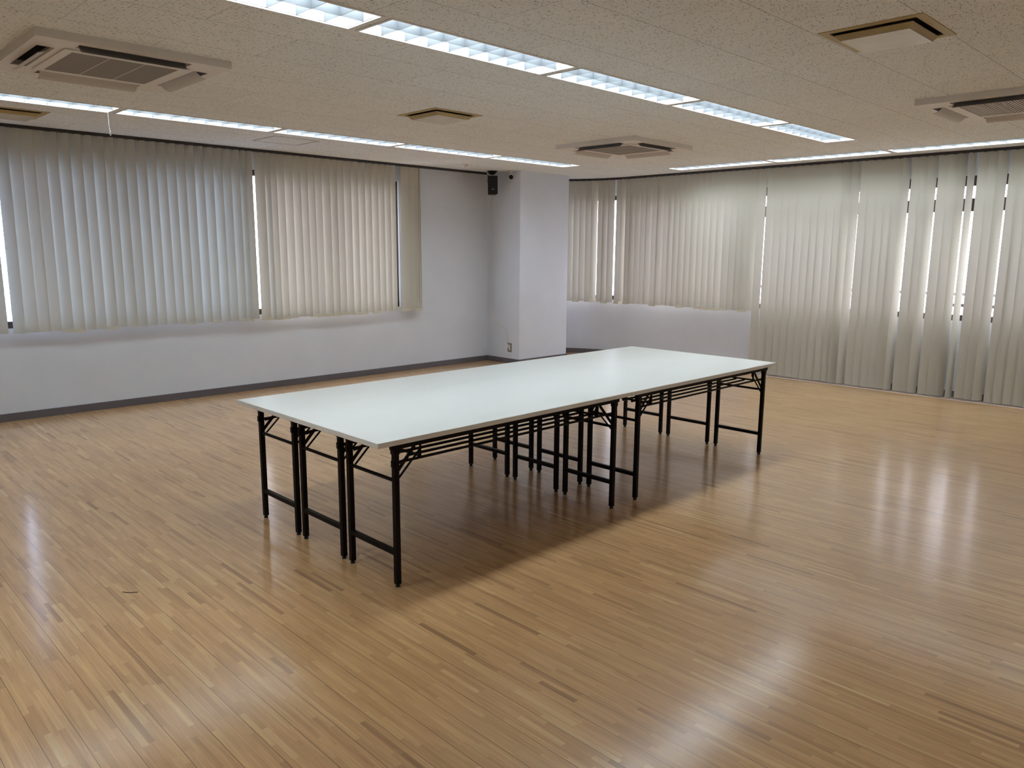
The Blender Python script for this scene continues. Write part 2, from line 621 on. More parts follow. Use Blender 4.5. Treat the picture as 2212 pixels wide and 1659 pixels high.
# --- walls
ZT = H + 0.30
WX0, WX1 = -1.42, 3.925        # left window opening
wl = MB()
wl.box(XMIN - 0.1, COLX0, YW, YW + 0.14, 0, Z0).box(XMIN - 0.1, COLX0, YW, YW + 0.14, Z1 + 0.04, ZT)
wl.box(XMIN - 0.1, WX0, YW, YW + 0.14, Z0, Z1 + 0.04).box(WX1, COLX0, YW, YW + 0.14, Z0, Z1 + 0.04)
tag(wl.build('wall_left', MAT['wall']), 'pale grey wall below and beside the left windows', 'wall', kind='structure')
cl = MB().box(COLX0, COLX1, COLY, YW + 0.60, 0, ZT)
tag(cl.build('wall_column', MAT['wall'], bevel=0.004), 'square grey column in the far corner', 'wall', kind='structure')
RY0 = -2.25                    # right window opening starts here
wr = MB()
wr.box(XW, XW + 0.14, YMIN - 0.1, CY, 0, Z0).box(XW, XW + 0.14, YMIN - 0.1, CY, Z1, ZT)
wr.box(XW, XW + 0.14, YMIN - 0.1, RY0, Z0, Z1).box(XW, XW + 0.14, 2.215, 2.30, Z0, Z1)
tag(wr.build('wall_right', MAT['wall']), 'pale grey wall behind the long right blinds', 'wall', kind='structure')
wb = MB().box(XMIN - 0.14, XMIN, YMIN - 0.1, YW + 0.14, 0, ZT)
tag(wb.build('wall_back', MAT['wall']), 'pale wall behind the viewer on the left', 'wall', kind='structure')
wn_ = MB().box(XMIN - 0.14, XW + 0.14, YMIN - 0.24, YMIN, 0, ZT)
tag(wn_.build('wall_near', MAT['wall']), 'pale wall behind the viewer', 'wall', kind='structure')

def arc_prism(mb, r0, r1, a0, a1, z0, z1, n=20):
    v = []
    for i in range(n + 1):
        a = a0 + (a1 - a0) * i / n
        for r in (r0, r1):
            for z in (z0, z1):
                v.append((CX + r * math.cos(a), CY + r * math.sin(a), z))
    f = []
    for i in range(n):
        p, q = i * 4, i * 4 + 4
        f += [(p, p + 1, q + 1, q), (p + 2, q + 2, q + 3, p + 3), (p, q, q + 2, p + 2), (p + 1, p + 3, q + 3, q + 1)]
    f += [(0, 2, 3, 1), (4 * n, 4 * n + 1, 4 * n + 3, 4 * n + 2)]
    mb.raw(v, f)
    return mb
AE = math.radians(62)
wc = MB()
arc_prism(wc, RW, RW + 0.14, 0, AE, 0, Z0)
arc_prism(wc, RW, RW + 0.14, 0, AE, Z1, ZT)
arc_prism(wc, RW, RW + 0.14, math.radians(52), AE, Z0, Z1, 4)
tag(wc.build('wall_corner', MAT['wall']), 'rounded pale wall in the far right corner', 'wall', kind='structure')

# --- skirting
BH = 0.070
b1 = MB().box(XMIN, COLX0 - 0.0001, YW - 0.010, YW, 0, BH)
tag(b1.build('baseboard_left', MAT['base'], bevel=0.002), 'dark grey skirting along the left wall', 'baseboard', kind='structure')
b2 = MB().box(COLX0 - 0.010, COLX0, COLY - 0.010, YW - 0.010, 0, BH).box(COLX0, COLX1 + 0.010, COLY - 0.010, COLY, 0, BH)
b2.box(COLX1, COLX1 + 0.010, COLY, YW + 0.2, 0, BH)
tag(b2.build('baseboard_column', MAT['base']), 'dark grey skirting around the column', 'baseboard', kind='structure')
b3 = arc_prism(MB(), RW - 0.010, RW, 0, math.radians(56), 0, BH)
tag(b3.build('baseboard_corner', MAT['base']), 'dark skirting following the rounded corner', 'baseboard', kind='structure')
b4 = MB().box(XW - 0.010, XW, YMIN, CY, 0, BH)
tag(b4.build('baseboard_right', MAT['base']), 'dark skirting behind the long right blinds', 'baseboard', kind='structure')
t1 = MB().box(6.985, 7.155, YMIN, 2.05, 0.0, 0.004)  # pale strip stands in for the line of light spilling under the slats
tag(t1.build('light_spill_strip', MAT['spill']), 'pale strip painting the light spilled on the floor under the long right blinds', 'trim', kind='structure')

# --- windows
def window_flat(name, axis, a0, a1, z0, z1, base, muls, trans_z, glassm, label):
    """frame in a wall opening; axis 'x' runs along x at y=base, 'y' runs along y at x=base"""
    fr, gl = MB(), MB()
    def bx(mb, p0, p1, d0, d1, q0, q1):
        if axis == 'x': mb.box(p0, p1, base + d0, base + d1, q0, q1)
        else: mb.box(base + d0, base + d1, p0, p1, q0, q1)
    w = 0.06
    bx(fr, a0, a1, 0.03, 0.10, z0, z0 + w)
    bx(fr, a0, a1, 0.03, 0.10, z1 - w, z1)
    bx(fr, a0, a0 + w, 0.03, 0.10, z0, z1)
    bx(fr, a1 - w, a1, 0.03, 0.10, z0, z1)
    for mu in muls:
        bx(fr, mu - 0.028, mu + 0.028, 0.035, 0.095, z0, z1)
    for tz in trans_z:
        bx(fr, a0, a1, 0.032, 0.098, tz[0], tz[1])
    bx(gl, a0 + w / 2, a1 - w / 2, 0.062, 0.066, z0 + w / 2, z1 - w / 2)
    o = tag(fr.build(name, MAT['wframe']), label, 'window', kind='structure')
    gl.build('glass_pane', glassm, o)
    return o
window_flat('window_1', 'x', WX0, 1.95, Z0, Z1 + 0.04, YW, (-0.45, 0.75), [], MAT['glass_f'],
            'bronze framed window behind the left blinds, nearer the viewer')
window_flat('window_2', 'x', 1.95, WX1, Z0, Z1 + 0.04, YW, (2.95,), [], MAT['glass'],
            'bronze framed window behind the left blinds, nearer the corner')
window_flat('window_3', 'y', RY0, 2.215, Z0, Z1, XW, (-0.95, 0.62), [(1.945, 2.075), (2.20, 2.26)], MAT['glass'],
            'bronze framed window with transom behind the long right blinds')
window_flat('window_4', 'y', 2.30, CY, Z0, Z1, XW, (3.05,), [], MAT['glass'],
            'bronze framed window behind the short right blinds')
wf, wg = MB(), MB()
A5 = math.radians(52)
arc_prism(wf, RW + 0.03, RW + 0.10, 0, A5, Z0, Z0 + 0.06)
arc_prism(wf, RW + 0.03, RW + 0.10, 0, A5, Z1 - 0.06, Z1)
for a in (0.5, 20, 38, 51.5):
    arc_prism(wf, RW + 0.03, RW + 0.10, math.radians(a - 1.0), math.radians(a + 1.0), Z0, Z1, 2)
o = tag(wf.build('window_5', MAT['wframe']), 'curved window in the rounded corner', 'window', kind='structure')
arc_prism(wg, RW + 0.062, RW + 0.066, 0, A5, Z0 + 0.03, Z1 - 0.03).build('glass_pane', MAT['glass'], o)

# --- balcony railing outside the right windows
rl = thing('railing', (XW + 0.42, 0, 0), 'grey metal railing outside the right windows', 'railing')
MB().bar((0, -3.0, 1.075), (0, 3.9, 1.075), 0.03, 0.032).build('top_rail', MAT['railing'], rl)
MB().bar((0, -3.0, 0.955), (0, 0.15, 0.955), 0.03, 0.034).build('lower_rail', MAT['wframe'], rl)
for y in (-2.9, 0.35, 2.1, 3.8):
    MB().bar((0, y, 0), (0, y, 1.06), 0.03, 0.03).build('post', MAT['railing'], rl)
bal = MB().box(XW + 0.14, XW + 0.62, -3.1, 4.0, -0.12, -0.0005)
tag(bal.build('floor_balcony', MAT['outside']), 'narrow concrete balcony outside', 'floor', kind='structure')

# ================================================================== CEILING LIGHTS
def light_proto():
    """long axis x, origin at corner (x0, y0, H); size (LP-LG) x LWD"""
    L, Wd = LP - LG, LWD
    root = thing('ceiling_light', (0, 0, H), 'louvred fluorescent ceiling light', 'ceiling light')
    fr = MB().frame(0, L, 0, Wd, 0.014, -0.004, 0.004)
    fr.build('frame', MAT['lframe'], root)
    hs = MB()
    r, D = RIM + 0.001, 0.105
    hs.box(r, L - r, r, r + 0.003, 0.004, D).box(r, L - r, Wd - r - 0.003, Wd - r, 0.004, D)
    hs.box(r, r + 0.003, r + 0.003, Wd - r - 0.003, 0.004, D).box(L - r - 0.003, L - r, r + 0.003, Wd - r - 0.003, 0.004, D)
    hs.box(r, L - r, r, Wd - r, D, D + 0.004)
    hs.build('housing', MAT['lframe'], root)
    MB().box(r + 0.006, L - r - 0.006, r + 0.006, Wd - r - 0.006, D - 0.012, D - 0.008).build('lamp_panel', MAT['lamp'], root)
    lv = MB()
    n = 9
    for i in range(1, n):
        x = L * i / n
        lv.box(x - 0.0012, x + 0.0012, r + 0.004, Wd - r - 0.004, 0.001, 0.058)
    lv.box(r + 0.004, L - r - 0.004, Wd / 2 - 0.0012, Wd / 2 + 0.0012, 0.001, 0.058)
    lv.build('louvre', MAT['louvre'], root)
    return root
proto = light_proto()
ORD = ['first', 'second', 'third', 'fourth', 'fifth', 'sixth', 'seventh', 'eighth']
first = True
light_objs = {}
for row, k, r in lights:
    o = proto if first else copy_tree(proto)
    first = False
    if row == 'R':
        o.location = (r[1], r[2], H)
        o.rotation_euler = (0, 0, PI / 2)
        lab = 'louvred ceiling light, %s from the far end of the row beside the right blinds' % ORD[k]
        grp = 'lights in the right row'
    else:
        o.location = (r[0], r[2], H)
        if row == 'L':
            lab = 'louvred ceiling light, %s from the far end of the row near the left blinds' % ORD[k]
            grp = 'lights in the left row'
        elif row == 'N':
            lab = 'louvred ceiling light, %s from the far end of the added unseen row right of the picture' % ORD[k]
            grp = 'unseen lights added to brighten the near floor'
        else:
            lab = 'louvred ceiling light, %s from the far end of the row crossing above the tables' % ORD[k]
            grp = 'lights in the middle row'
    tag(o, lab, 'ceiling light', grp)
    light_objs[(row, k)] = o
# pull cord under one light of the left row
lo = light_objs[('L', 4)]
pc = MB()
px, py = 0.235 - lo.location.x, 3.80 - lo.location.y
pc.tube([(px, py, 0.03), (px + 0.003, py, -0.05), (px + 0.002, py, -0.10), (px + 0.008, py, -0.150)], 0.0016, 6)
pco = pc.build('pull_cord', MAT['cable'], lo)
MB().lathe(px + 0.008, py, [(0.002, -0.150), (0.006, -0.153), (0.007, -0.168), (0.004, -0.178)], 12).build('pull_knob', MAT['greyp'], pco)
pco['label'] = 'white pull cord'

# ================================================================== CEILING CASSETTE AIR CONDITIONERS
def cassette(cx, cy, label, striped):
    root = thing('air_conditioner', (cx, cy, H), label, 'air conditioner', 'ceiling cassette air conditioners')
    R = ACR
    sl = [(r[0] - cx, r[1] - cx, r[2] - cy, r[3] - cy) for r in slot_rects(cx, cy)]
    zp = -0.040
    # faceplate with four outlet slots and bevelled rim
    v, f = holed_plane(-R, R, -R, R, zp, sl, 0)
    pl = MB().raw(v, f)
    Rt = R - 0.012
    rim = [(-R, -R), (R, -R), (R, R), (-R, R)]
    vv = [(x, y, zp) for x, y in rim] + [(x, y, 0.0) for x, y in rim]
    pl.raw(vv, [(i, (i + 1) % 4, 4 + (i + 1) % 4, 4 + i) for i in range(4)])
    for (x0, x1, y0, y1) in sl:     # slot linings
        vv = [(x0, y0, zp), (x1, y0, zp), (x1, y1, zp), (x0, y1, zp), (x0, y0, zp + 0.03), (x1, y0, zp + 0.03), (x1, y1, zp + 0.03), (x0, y1, zp + 0.03)]
        pl.raw(vv, [(i, (i + 1) % 4, 4 + (i + 1) % 4, 4 + i) for i in range(4)])
    pl.build('faceplate', MAT['ac'], root)
    gs = 0.268
    fr = MB().frame(-gs - 0.045, gs + 0.045, -gs - 0.045, gs + 0.045, 0.047, zp - 0.006, zp - 0.0005)
    fr.build('grille_frame', MAT['ac'], root, bevel=0.0015)
    if striped:
        MB().box(-gs, gs, -gs, gs, zp - 0.0012, zp - 0.0005).build('filter', MAT['dark'], root)
        g = MB()
        n = 30
        for i in range(n + 1):
            y = -gs + 2 * gs * i / n
            g.box(-gs, gs, y - 0.0038, y + 0.0038, zp - 0.0055, zp - 0.0013)
        g.build('intake_grille', MAT['ac'], root)
    else:
        MB().box(-gs, gs, -gs, gs, zp - 0.0045, zp - 0.0005).build('intake_grille', MAT['mesh'], root)
        g = MB()
        for i in (1, 2):
            x = -gs + 2 * gs * i / 3
            g.box(x - 0.003, x + 0.003, -gs, gs, zp - 0.0058, zp - 0.0046)
        g.build('grille_rib', MAT['acflap'], root)
    dk = MB()
    for (x0, x1, y0, y1) in sl:
        dk.box(x0 + 0.0005, x1 - 0.0005, y0 + 0.0005, y1 - 0.0005, zp + 0.028, zp + 0.038)
    dk.build('duct_throat', MAT['dark'], root)
    hw = 0.262
    for k in range(4):              # four swing flaps, hinged on the inner edge, opened outward-down
        mt = Matrix.Rotation(k * PI / 2, 4, 'Z')
        fl_ = MB()
        pts = []
        n = 6
        for i in range(n + 1):
            t = i / n
            y = 0.352 + 0.066 * t
            z = zp + 0.012 - 0.044 * t - 0.010 * math.sin(PI * t)
            pts.append((y, z))
        v = []
        for x in (-hw, hw):
            for (y, z) in pts:
                v.append(mt @ Vector((x, y, z)))
            for (y, z) in pts:
                v.append(mt @ Vector((x, y + 0.0015, z + 0.0025)))
        m_ = n + 1
        f = []
        for i in range(n):
            f.append((i, i + 1, 2 * m_ + i + 1, 2 * m_ + i))
            f.append((m_ + i, 3 * m_ + i, 3 * m_ + i + 1, m_ + i + 1))
            f.append((i, m_ + i, m_ + i + 1, i + 1))
            f.append((2 * m_ + i, 2 * m_ + i + 1, 3 * m_ + i + 1, 3 * m_ + i))
        f.append((0, 2 * m_, 3 * m_, m_))
        f.append((n, m_ + n, 3 * m_ + n, 2 * m_ + n))
        fl_.raw(v, f)
        fl_.build('flap', MAT['acflap'], root)
    return root
cassette(*ACS[0], 'large ceiling cassette air conditioner with grey mesh at upper left, nearest the left blinds', False)
cassette(*ACS[1], 'ceiling cassette air conditioner between the left and middle light rows, far away', False)
cassette(*ACS[2], 'ceiling cassette air conditioner with slatted grille at the right edge near the long blinds', True)

# ================================================================== CEILING DIFFUSERS
def diffuser(v, label):
    x0, x1, y0, y1 = v
    cx, cy = (x0 + x1) / 2, (y0 + y1) / 2
    R = (x1 - x0) / 2
    root = thing('air_diffuser', (cx, cy, H), label, 'air vent', 'yellowed ceiling diffusers')
    MB().frame(-R, R, -R, R, 0.041, -0.004, 0.002).build('frame', MAT['vent'], root, bevel=0.001)
    # sloping throat of the diffuser
    a, b = R - 0.040, R - 0.036
    th = MB()
    vv = [(-a, -a, 0), (a, -a, 0), (a, a, 0), (-a, a, 0), (-b, -b, 0.07), (b, -b, 0.07), (b, b, 0.07), (-b, b, 0.07)]
    th.raw(vv, [(i, (i + 1) % 4, 4 + (i + 1) % 4, 4 + i) for i in range(4)] + [(4, 5, 6, 7)])
    th.build('throat', MAT['dark'], root)
    p = R - 0.060
    q = p - 0.018
    # dished collar and flat panel hanging just below
    co = MB()
    zt, zb = -0.013, -0.033
    ring = [(p, zt), (q, zb), (q, zb + 0.003), (p, zt + 0.003)]
    v3 = []
    for (r, z) in ring:
        v3 += [(-r, -r, z), (r, -r, z), (r, r, z), (-r, r, z)]
    f3 = []
    for i in range(4):
        j = (i + 1) % 4
        for k in range(4):
            k2 = (k + 1) % 4
            f3.append((i * 4 + k, i * 4 + k2, j * 4 + k2, j * 4 + k))
    co.raw(v3, f3)
    co.build('collar', MAT['vent'], root)
    MB().box(-q, q, -q, q, zb - 0.003, zb).build('panel', MAT['ventpanel'], root)
    MB().box(-0.012, 0.012, -0.012, 0.012, zb, 0.069).build('stem', MAT['dark'], root)
    return root
diffuser(VENTS[0], 'square yellowed ceiling diffuser at upper right, right of the middle light row')
diffuser(VENTS[1], 'square yellowed ceiling diffuser between the left and middle light rows')
diffuser(VENTS[2], 'square yellowed ceiling diffuser at the left edge, just above the left blinds')

# access hatch outline in the ceiling
hx = thing('ceiling_hatch', (1.957, 4.27, H), 'square ceiling hatch with brown trim beyond the left light row', 'hatch')
MB().frame(-0.235, 0.235, -0.225, 0.225, 0.016, -0.0015, 0.001).build('trim_ring', MAT['hatch'], hx)
MB().box(-0.216, 0.216, -0.206, 0.206, -0.001, 0.0).build('hatch_panel', MAT['ceiling'], hx)

# smoke detector
sm = thing('smoke_detector', (4.446, 4.54, H), 'round cream smoke detector on the ceiling near the far corner', 'smoke detector')
MB().lathe(0, 0, [(0.050, 0.0), (0.052, -0.012), (0.046, -0.022)]).build('base', MAT['ac'], sm, smooth=False)
MB().lathe(0, 0, [(0.034, -0.022), (0.034, -0.034), (0.022, -0.042), (0.008, -0.044)]).build('sensor_head', MAT['whitep'], sm)

# ================================================================== VERTICAL BLINDS
E_LEFT = [-0.279, -0.199, -0.1, -0.004, 0.081, 0.172, 0.267, 0.361, 0.446, 0.544, 0.627, 0.716, 0.809, 0.901, 0.987,
          1.077, 1.167, 1.256, 1.342, 1.431, 1.525, 1.617, 1.709, 1.798, 1.861, 1.932]
E_MID = [1.958, 2.07, 2.124, 2.205, 2.291, 2.388, 2.481, 2.565, 2.654, 2.738, 2.84, 2.929, 3.013, 3.113, 3.199, 3.294,
         3.381, 3.473, 3.562, 3.645, 3.712]
E_MID2 = [3.805, 3.915, 4.01, 4.102]
E_OFF = [-1.39 + 0.0885 * i for i in range(13)]              # nearer blind, almost all outside the picture
E_CURVE = [1.455, 1.37, 1.285, 1.20, 1.115, 1.03, 0.945, 0.858, 0.771, 0.682, 0.592, 0.512]
E_CURVE1 = [0.498, 0.425, 0.342, 0.236]
E_CURVE2 = [0.209, 0.119, 0.053, -0.018, -0.113, -0.207, -0.293, -0.4, -0.476, -0.583, -0.668, -0.753, -0.839, -0.935,
            -1.025, -1.119, -1.211, -1.302, -1.396, -1.492, -1.587, -1.676, -1.759, -1.846, -1.937]
E_R1 = [2.055, 1.939, 1.834, 1.745, 1.656, 1.566, 1.472, 1.385, 1.301, 1.208, 1.114, 1.03, 0.948]
E_R2 = [0.929, 0.861]
E_R3 = [0.842, 0.755, 0.665, 0.578, 0.499, 0.401, 0.347]
E_R4 = [0.318, 0.233, 0.153, 0.085]
E_R5 = [0.059, -0.03, -0.129, -0.187]
E_R6 = [-0.223, -0.263]
E_R7 = [-0.301, -0.387, -0.474, -0.551]
E_R8 = [-0.574, -0.65, -0.739, -0.829, -0.919, -1.009, -1.099, -1.189, -1.279, -1.369, -1.459, -1.549, -1.639, -1.729,
        -1.819, -1.909, -1.999, -2.089, -2.179, -2.269]

_q = (YB + 2.66413) / (4.965 + 2.66413)
for _e in (E_LEFT, E_MID, E_MID2, E_OFF):
    _e[:] = [-1.8216 + (v_ + 1.8216) * _q for v_ in _e]

def path_left(s):  return Vector((s, YB, 0)), Vector((1, 0, 0)), Vector((0, -1, 0))
def path_right(s): return Vector((XB, s, 0)), Vector((0, -1, 0)), Vector((-1, 0, 0))
def path_curve(s):
    if s <= 0: return Vector((XB, CY + s, 0)), Vector((0, -1, 0)), Vector((-1, 0, 0))
    a = s / RB
    c, q = math.cos(a), math.sin(a)
    return Vector((CX + RB * c, CY + RB * q, 0)), Vector((q, -c, 0)), Vector((-c, -q, 0))

NS = 6
def slat_mesh(p, t, nrm, w, ang_top, ang_bot, z0, z1, camber, lean):
    """one fabric slat: a cambered strip, twisting slightly from top to bottom"""
    v, f = [], []
    rows = 5
    for j in range(rows + 1):
        k = j / rows
        z = z1 + (z0 - z1) * k
        ang = ang_top + (ang_bot - ang_top) * k
        c, s = math.cos(ang), math.sin(ang)
        for i in range(NS + 1):
            q = i / NS - 0.5
            along = q * w
            cam_ = camber * (1 - 4 * q * q)
            # right end (+q) turned towards the room by ang
            pos = p + t * (along * c - cam_ * s + lean * k) + nrm * (along * s + cam_ * c)
            v.append((pos.x, pos.y, z))
    for j in range(rows):
        for i in range(NS):
            a = j * (NS + 1) + i
            f.append((a, a + 1, a + NS + 2, a + NS + 1))
    return v, f

def blind(name, label, path, segs, z0, rail_pts, sgn, chain=None, pw=0.45, tilt=lambda a, b: 0.2, camber=0.005, twist=0.030):
    org = Vector(rail_pts[0])
    org.z = 0
    root = thing('vertical_blind', (org.x, org.y, 0), label, 'blind')
    off = -org
    def loc(pt): return (pt[0] + off.x, pt[1] + off.y, pt[2])
    hr = MB()
    for a, b in zip(rail_pts[:-1], rail_pts[1:]):
        hr.bar(loc((a[0], a[1], H - 0.0135)), loc((b[0], b[1], H - 0.0135)), 0.045, 0.026)
    hr.build('head_rail', MAT['rail'], root)
    zt = H - 0.0275
    for seg in segs:
        E, mode = seg[0], seg[1]
        for i in range(len(E) - 1):
            a, b = E[i], E[i + 1]
            vis = abs(b - a)
            ov = random.uniform(0.002, 0.010)
            if (i == 0 and mode == 'R') or (i == len(E) - 2 and mode == 'L'):
                ov = 0.0
            wv = min(0.0992, vis + ov)
            need = math.acos(wv / 0.10) if (ov == 0.0 or vis < 0.068) else 0.0
            ang = max(need, tilt(a, b) + random.uniform(-1, 1) * (0.05 if twist > 0.01 else 0.02))
            wv = 0.10 * math.cos(ang)
            if mode == 'R':       # right edge sits at b, in front
                mid = b - sgn * wv / 2
                an = ang
            else:
                mid = a + sgn * wv / 2
                an = -ang
            p, t, nr = path(mid)
            p = p + Vector((off.x, off.y, 0))
            tw = random.gauss(0, twist)
            zb = z0 + random.gauss(0, 0.0022)
            v, f = slat_mesh(p, t, nr, 0.10, an + tw * 0.3, an + tw, zb, zt, camber, random.gauss(0, 0.08 * twist))
            me = bpy.data.meshes.new('slat')
            me.from_pydata(v, [], f)
            for q in me.polygons:
                q.use_smooth = True
            me.materials.append(MAT['slat'])
            so = bpy.data.objects.new('slat', me)
            COL.objects.link(so)
            so.parent = root
            # carrier clip under the rail
            if abs(mid) < 50:
                cb = MB().box(-0.011, 0.011, -0.004, 0.004, zt - 0.004, H - 0.027)
                for k_, q in enumerate(cb.v):
                    cb.v[k_] = (p.x + q[0] * t.x + q[1] * nr.x, p.y + q[0] * t.y + q[1] * nr.y, q[2])
                cb.build('carrier_clip', MAT['blackp'], so)
            if random.random() < pw:
                # slat weight in its pocket, slightly askew and wider than the slat
                an2 = an + random.uniform(-0.22, 0.12)
                dz = random.uniform(0.000, 0.008)
                tl = random.uniform(-0.035, 0.035)
                wb_ = MB()
                hw_ = 0.0525
                vv = []
                c, s_ = math.cos(an2), math.sin(an2)
                for q in (-hw_, hw_):
                    for d in (0.0015, 0.0045):
                        for zz in (-0.012, 0.020):
                            pos = p + t * (q * c - d * s_) + nr * (q * s_ + d * c + 0.0042)
                            vv.append((pos.x, pos.y, zb + zz - dz + q * tl))
                wb_.raw(vv, [(0, 1, 3, 2), (4, 6, 7, 5), (0, 4, 5, 1), (2, 3, 7, 6), (0, 2, 6, 4), (1, 5, 7, 3)])
                wb_.build('slat_weight', MAT['weight'], so)
    if chain:
        cx_, cy_, zb = chain
        cp = [(cx_, cy_, H - 0.03), (cx_ + 0.004, cy_, 1.8), (cx_ + 0.012, cy_, zb + 0.06), (cx_ + 0.006, cy_, zb), (cx_ - 0.018, cy_, zb + 0.002),
              (cx_ - 0.022, cy_, zb + 0.05), (cx_ - 0.018, cy_, 1.8), (cx_ - 0.016, cy_, H - 0.03)]
        MB().tube([loc(q) for q in cp], 0.0018, 6).build('operating_cord', MAT['cord'], root)
    return root

blind('a', 'beige vertical blind at the far left edge, only its last slat in view', path_left, [(E_OFF, 'R')], 0.784,
      [(-1.45, YB, 0), (-0.30, YB, 0)], 1, pw=0.2)
blind('b', 'beige vertical blind over the left window, nearer the viewer, brightest slats in its right half', path_left,
      [(E_LEFT, 'R')], 0.779, [(-0.30, YB, 0), (1.955, YB, 0)], 1,
      tilt=lambda a, b: 0.15 if a < 0.08 else 0.42 if a < 0.85 else (0.52 if a < 1.35 else 0.68 if a < 1.62 else 0.56))
blind('c', 'beige vertical blind over the left window, ending beside the bare grey wall', path_left,
      [(E_MID, 'R'), (E_MID2, 'R')], 0.777, [(1.955, YB, 0), (COLX0 - 0.115, YB, 0)], 1, chain=(4.165, YB - 0.01, 0.86), pw=0.55,
      tilt=lambda a, b: 0.30 if a < 3.15 else (0.42 if a < 3.75 else 0.2))
rc = []
for i in range(13):
    p_, _, _ = path_curve(1.47 * (1 - i / 12))
    rc.append((p_.x, p_.y, 0))
rc.append((XB, 2.065, 0))
blind('d', 'short beige vertical blind curving around the far corner beside the column', path_curve,
      [(E_CURVE, 'L'), (E_CURVE1, 'L'), (E_CURVE2, 'L')], 0.788, rc, -1, pw=0.4,
      tilt=lambda a, b: 0.40 if -1.42 < a < -0.6 else 0.20, camber=0.003, twist=0.02)
blind('e', 'floor length beige vertical blind along the right wall', path_right,
      [(E_R1, 'L'), (E_R2, 'L'), (E_R3, 'L'), (E_R4, 'L'), (E_R5, 'L'), (E_R6, 'L'), (E_R7, 'L'), (E_R8, 'L')], 0.022,
      [(XB, 2.065, 0), (XB, -2.35, 0)], -1, pw=0.0, tilt=lambda a, b: 0.19, camber=0.0015, twist=0.008)

# ================================================================== FOLDING TABLES
TL, TD, TZ, TT = 1.80, 0.4479, 0.6975, 0.0240
def table_proto():
    root = thing('folding_table', (0, 0, 0), 'white folding table', 'table')
    top = MB().box(0.0002, TL - 0.0002, 0.0002, TD - 0.0002, TZ - 0.0016, TZ)
    top.build('tabletop', MAT['ttop'], root, bevel=0.0003)
    ed = MB().box(0.0005, TL - 0.0005, 0.0005, TD - 0.0005, TZ - TT, TZ - 0.0017)
    ed.build('table_edge', MAT['tedge'], root, bevel=0.002)
    zu = TZ - TT
    ap = MB()
    for y in (0.033, TD - 0.033):
        ap.box(0.088, TL - 0.088, y - 0.009, y + 0.009, zu - 0.026, zu)
    for x in (0.095, TL - 0.095):
        ap.box(x - 0.008, x + 0.008, 0.024, TD - 0.024, zu - 0.012, zu)
    ap.build('under_frame', MAT['steel'], root)
    xi, yi = 0.117, 0.0387
    hw = 0.0125
    for ex in (0, 1):
        X = xi if ex == 0 else TL - xi
        sg = 1 if ex == 0 else -1
        for ey in (0, 1):
            Y = yi if ey == 0 else TD - yi
            lg = MB().box(X - hw, X + hw, Y - hw, Y + hw, 0.014, zu - 0.010)
            lg.box(X - 0.016, X + 0.016, Y - 0.015, Y + 0.015, zu - 0.050, zu - 0.006)        # hinge bracket
            lg.box(X - sg * 0.019, X + sg * 0.010, Y - 0.009, Y + 0.009, 0.565, 0.597)        # lock clip
            lo_ = lg.build('leg', MAT['steel'], root, bevel=0.0012)
            MB().lathe(X, Y, [(0.008, 0.016), (0.0085, 0.010), (0.0115, 0.007), (0.0115, 0.0)], 14).build('foot', MAT['foot'], lo_)
            # folding brace: flat link plus thin link, from the leg up to the frame
            br = MB()
            yb = Y + (0.0145 if ey == 0 else -0.0145)
            br.bar((X - sg * 0.004, yb, 0.512), (X + sg * 0.118, yb, 0.640), 0.004, 0.017)
            br.bar((X + sg * 0.000, yb, 0.480), (X + sg * 0.150, yb, 0.620), 0.007, 0.007)
            br.bar((X + sg * 0.150, yb, 0.620), (X + sg * 0.152, yb, 0.655), 0.007, 0.007)
            br.bar((X + sg * 0.014, yb, 0.574), (X + sg * 0.080, yb, 0.585), 0.006, 0.014)
            br.build('brace', MAT['steel'], root)
        MB().box(X - 0.011, X + 0.011, yi + hw, TD - yi - hw, 0.150, 0.172).build('stretcher', MAT['steel'], root)
        MB().tube([(X, yi + 0.002, 0.500), (X, TD - yi - 0.002, 0.500)], 0.0085, 10).build('crossbar', MAT['steel'], root)
    # wire shelf under the top
    sh = MB()
    for q in range(6):
        y = 0.050 + q * (TD - 0.100) / 5
        e = 0.125 if q in (0, 5) else 0.255
        sh.tube([(e, y, 0.580), (TL - e, y, 0.580)], 0.0070, 8)
    for x in (0.262, TL - 0.262):
        sh.bar((x, 0.046, 0.5895), (x, TD - 0.046, 0.5895), 0.012, 0.010)
        for y in (0.046, TD - 0.046):
            sh.bar((x, y, 0.580), (x, y, zu - 0.003), 0.010, 0.006)
    sh.build('wire_shelf', MAT['steel'], root)
    return root
tp = table_proto()
TN = {(0, 2): 'white folding table at the near left corner of the group, furthest from the right blinds',
      (0, 1): 'white folding table in the middle of the near end of the group',
      (0, 0): 'white folding table at the near right corner of the group, closest to the viewer',
      (1, 2): 'white folding table at the far left corner of the group, closest to the column',
      (1, 1): 'white folding table in the middle of the far end of the group',
      (1, 0): 'white folding table at the far right corner of the group, nearest the long blinds'}
ft = True
for (i, j), lab in TN.items():
    o = tp if ft else copy_tree(tp)
    ft = False
    o.location = (i * TL, j * TD, 0)
    tag(o, lab, 'table', 'white folding tables pushed together')

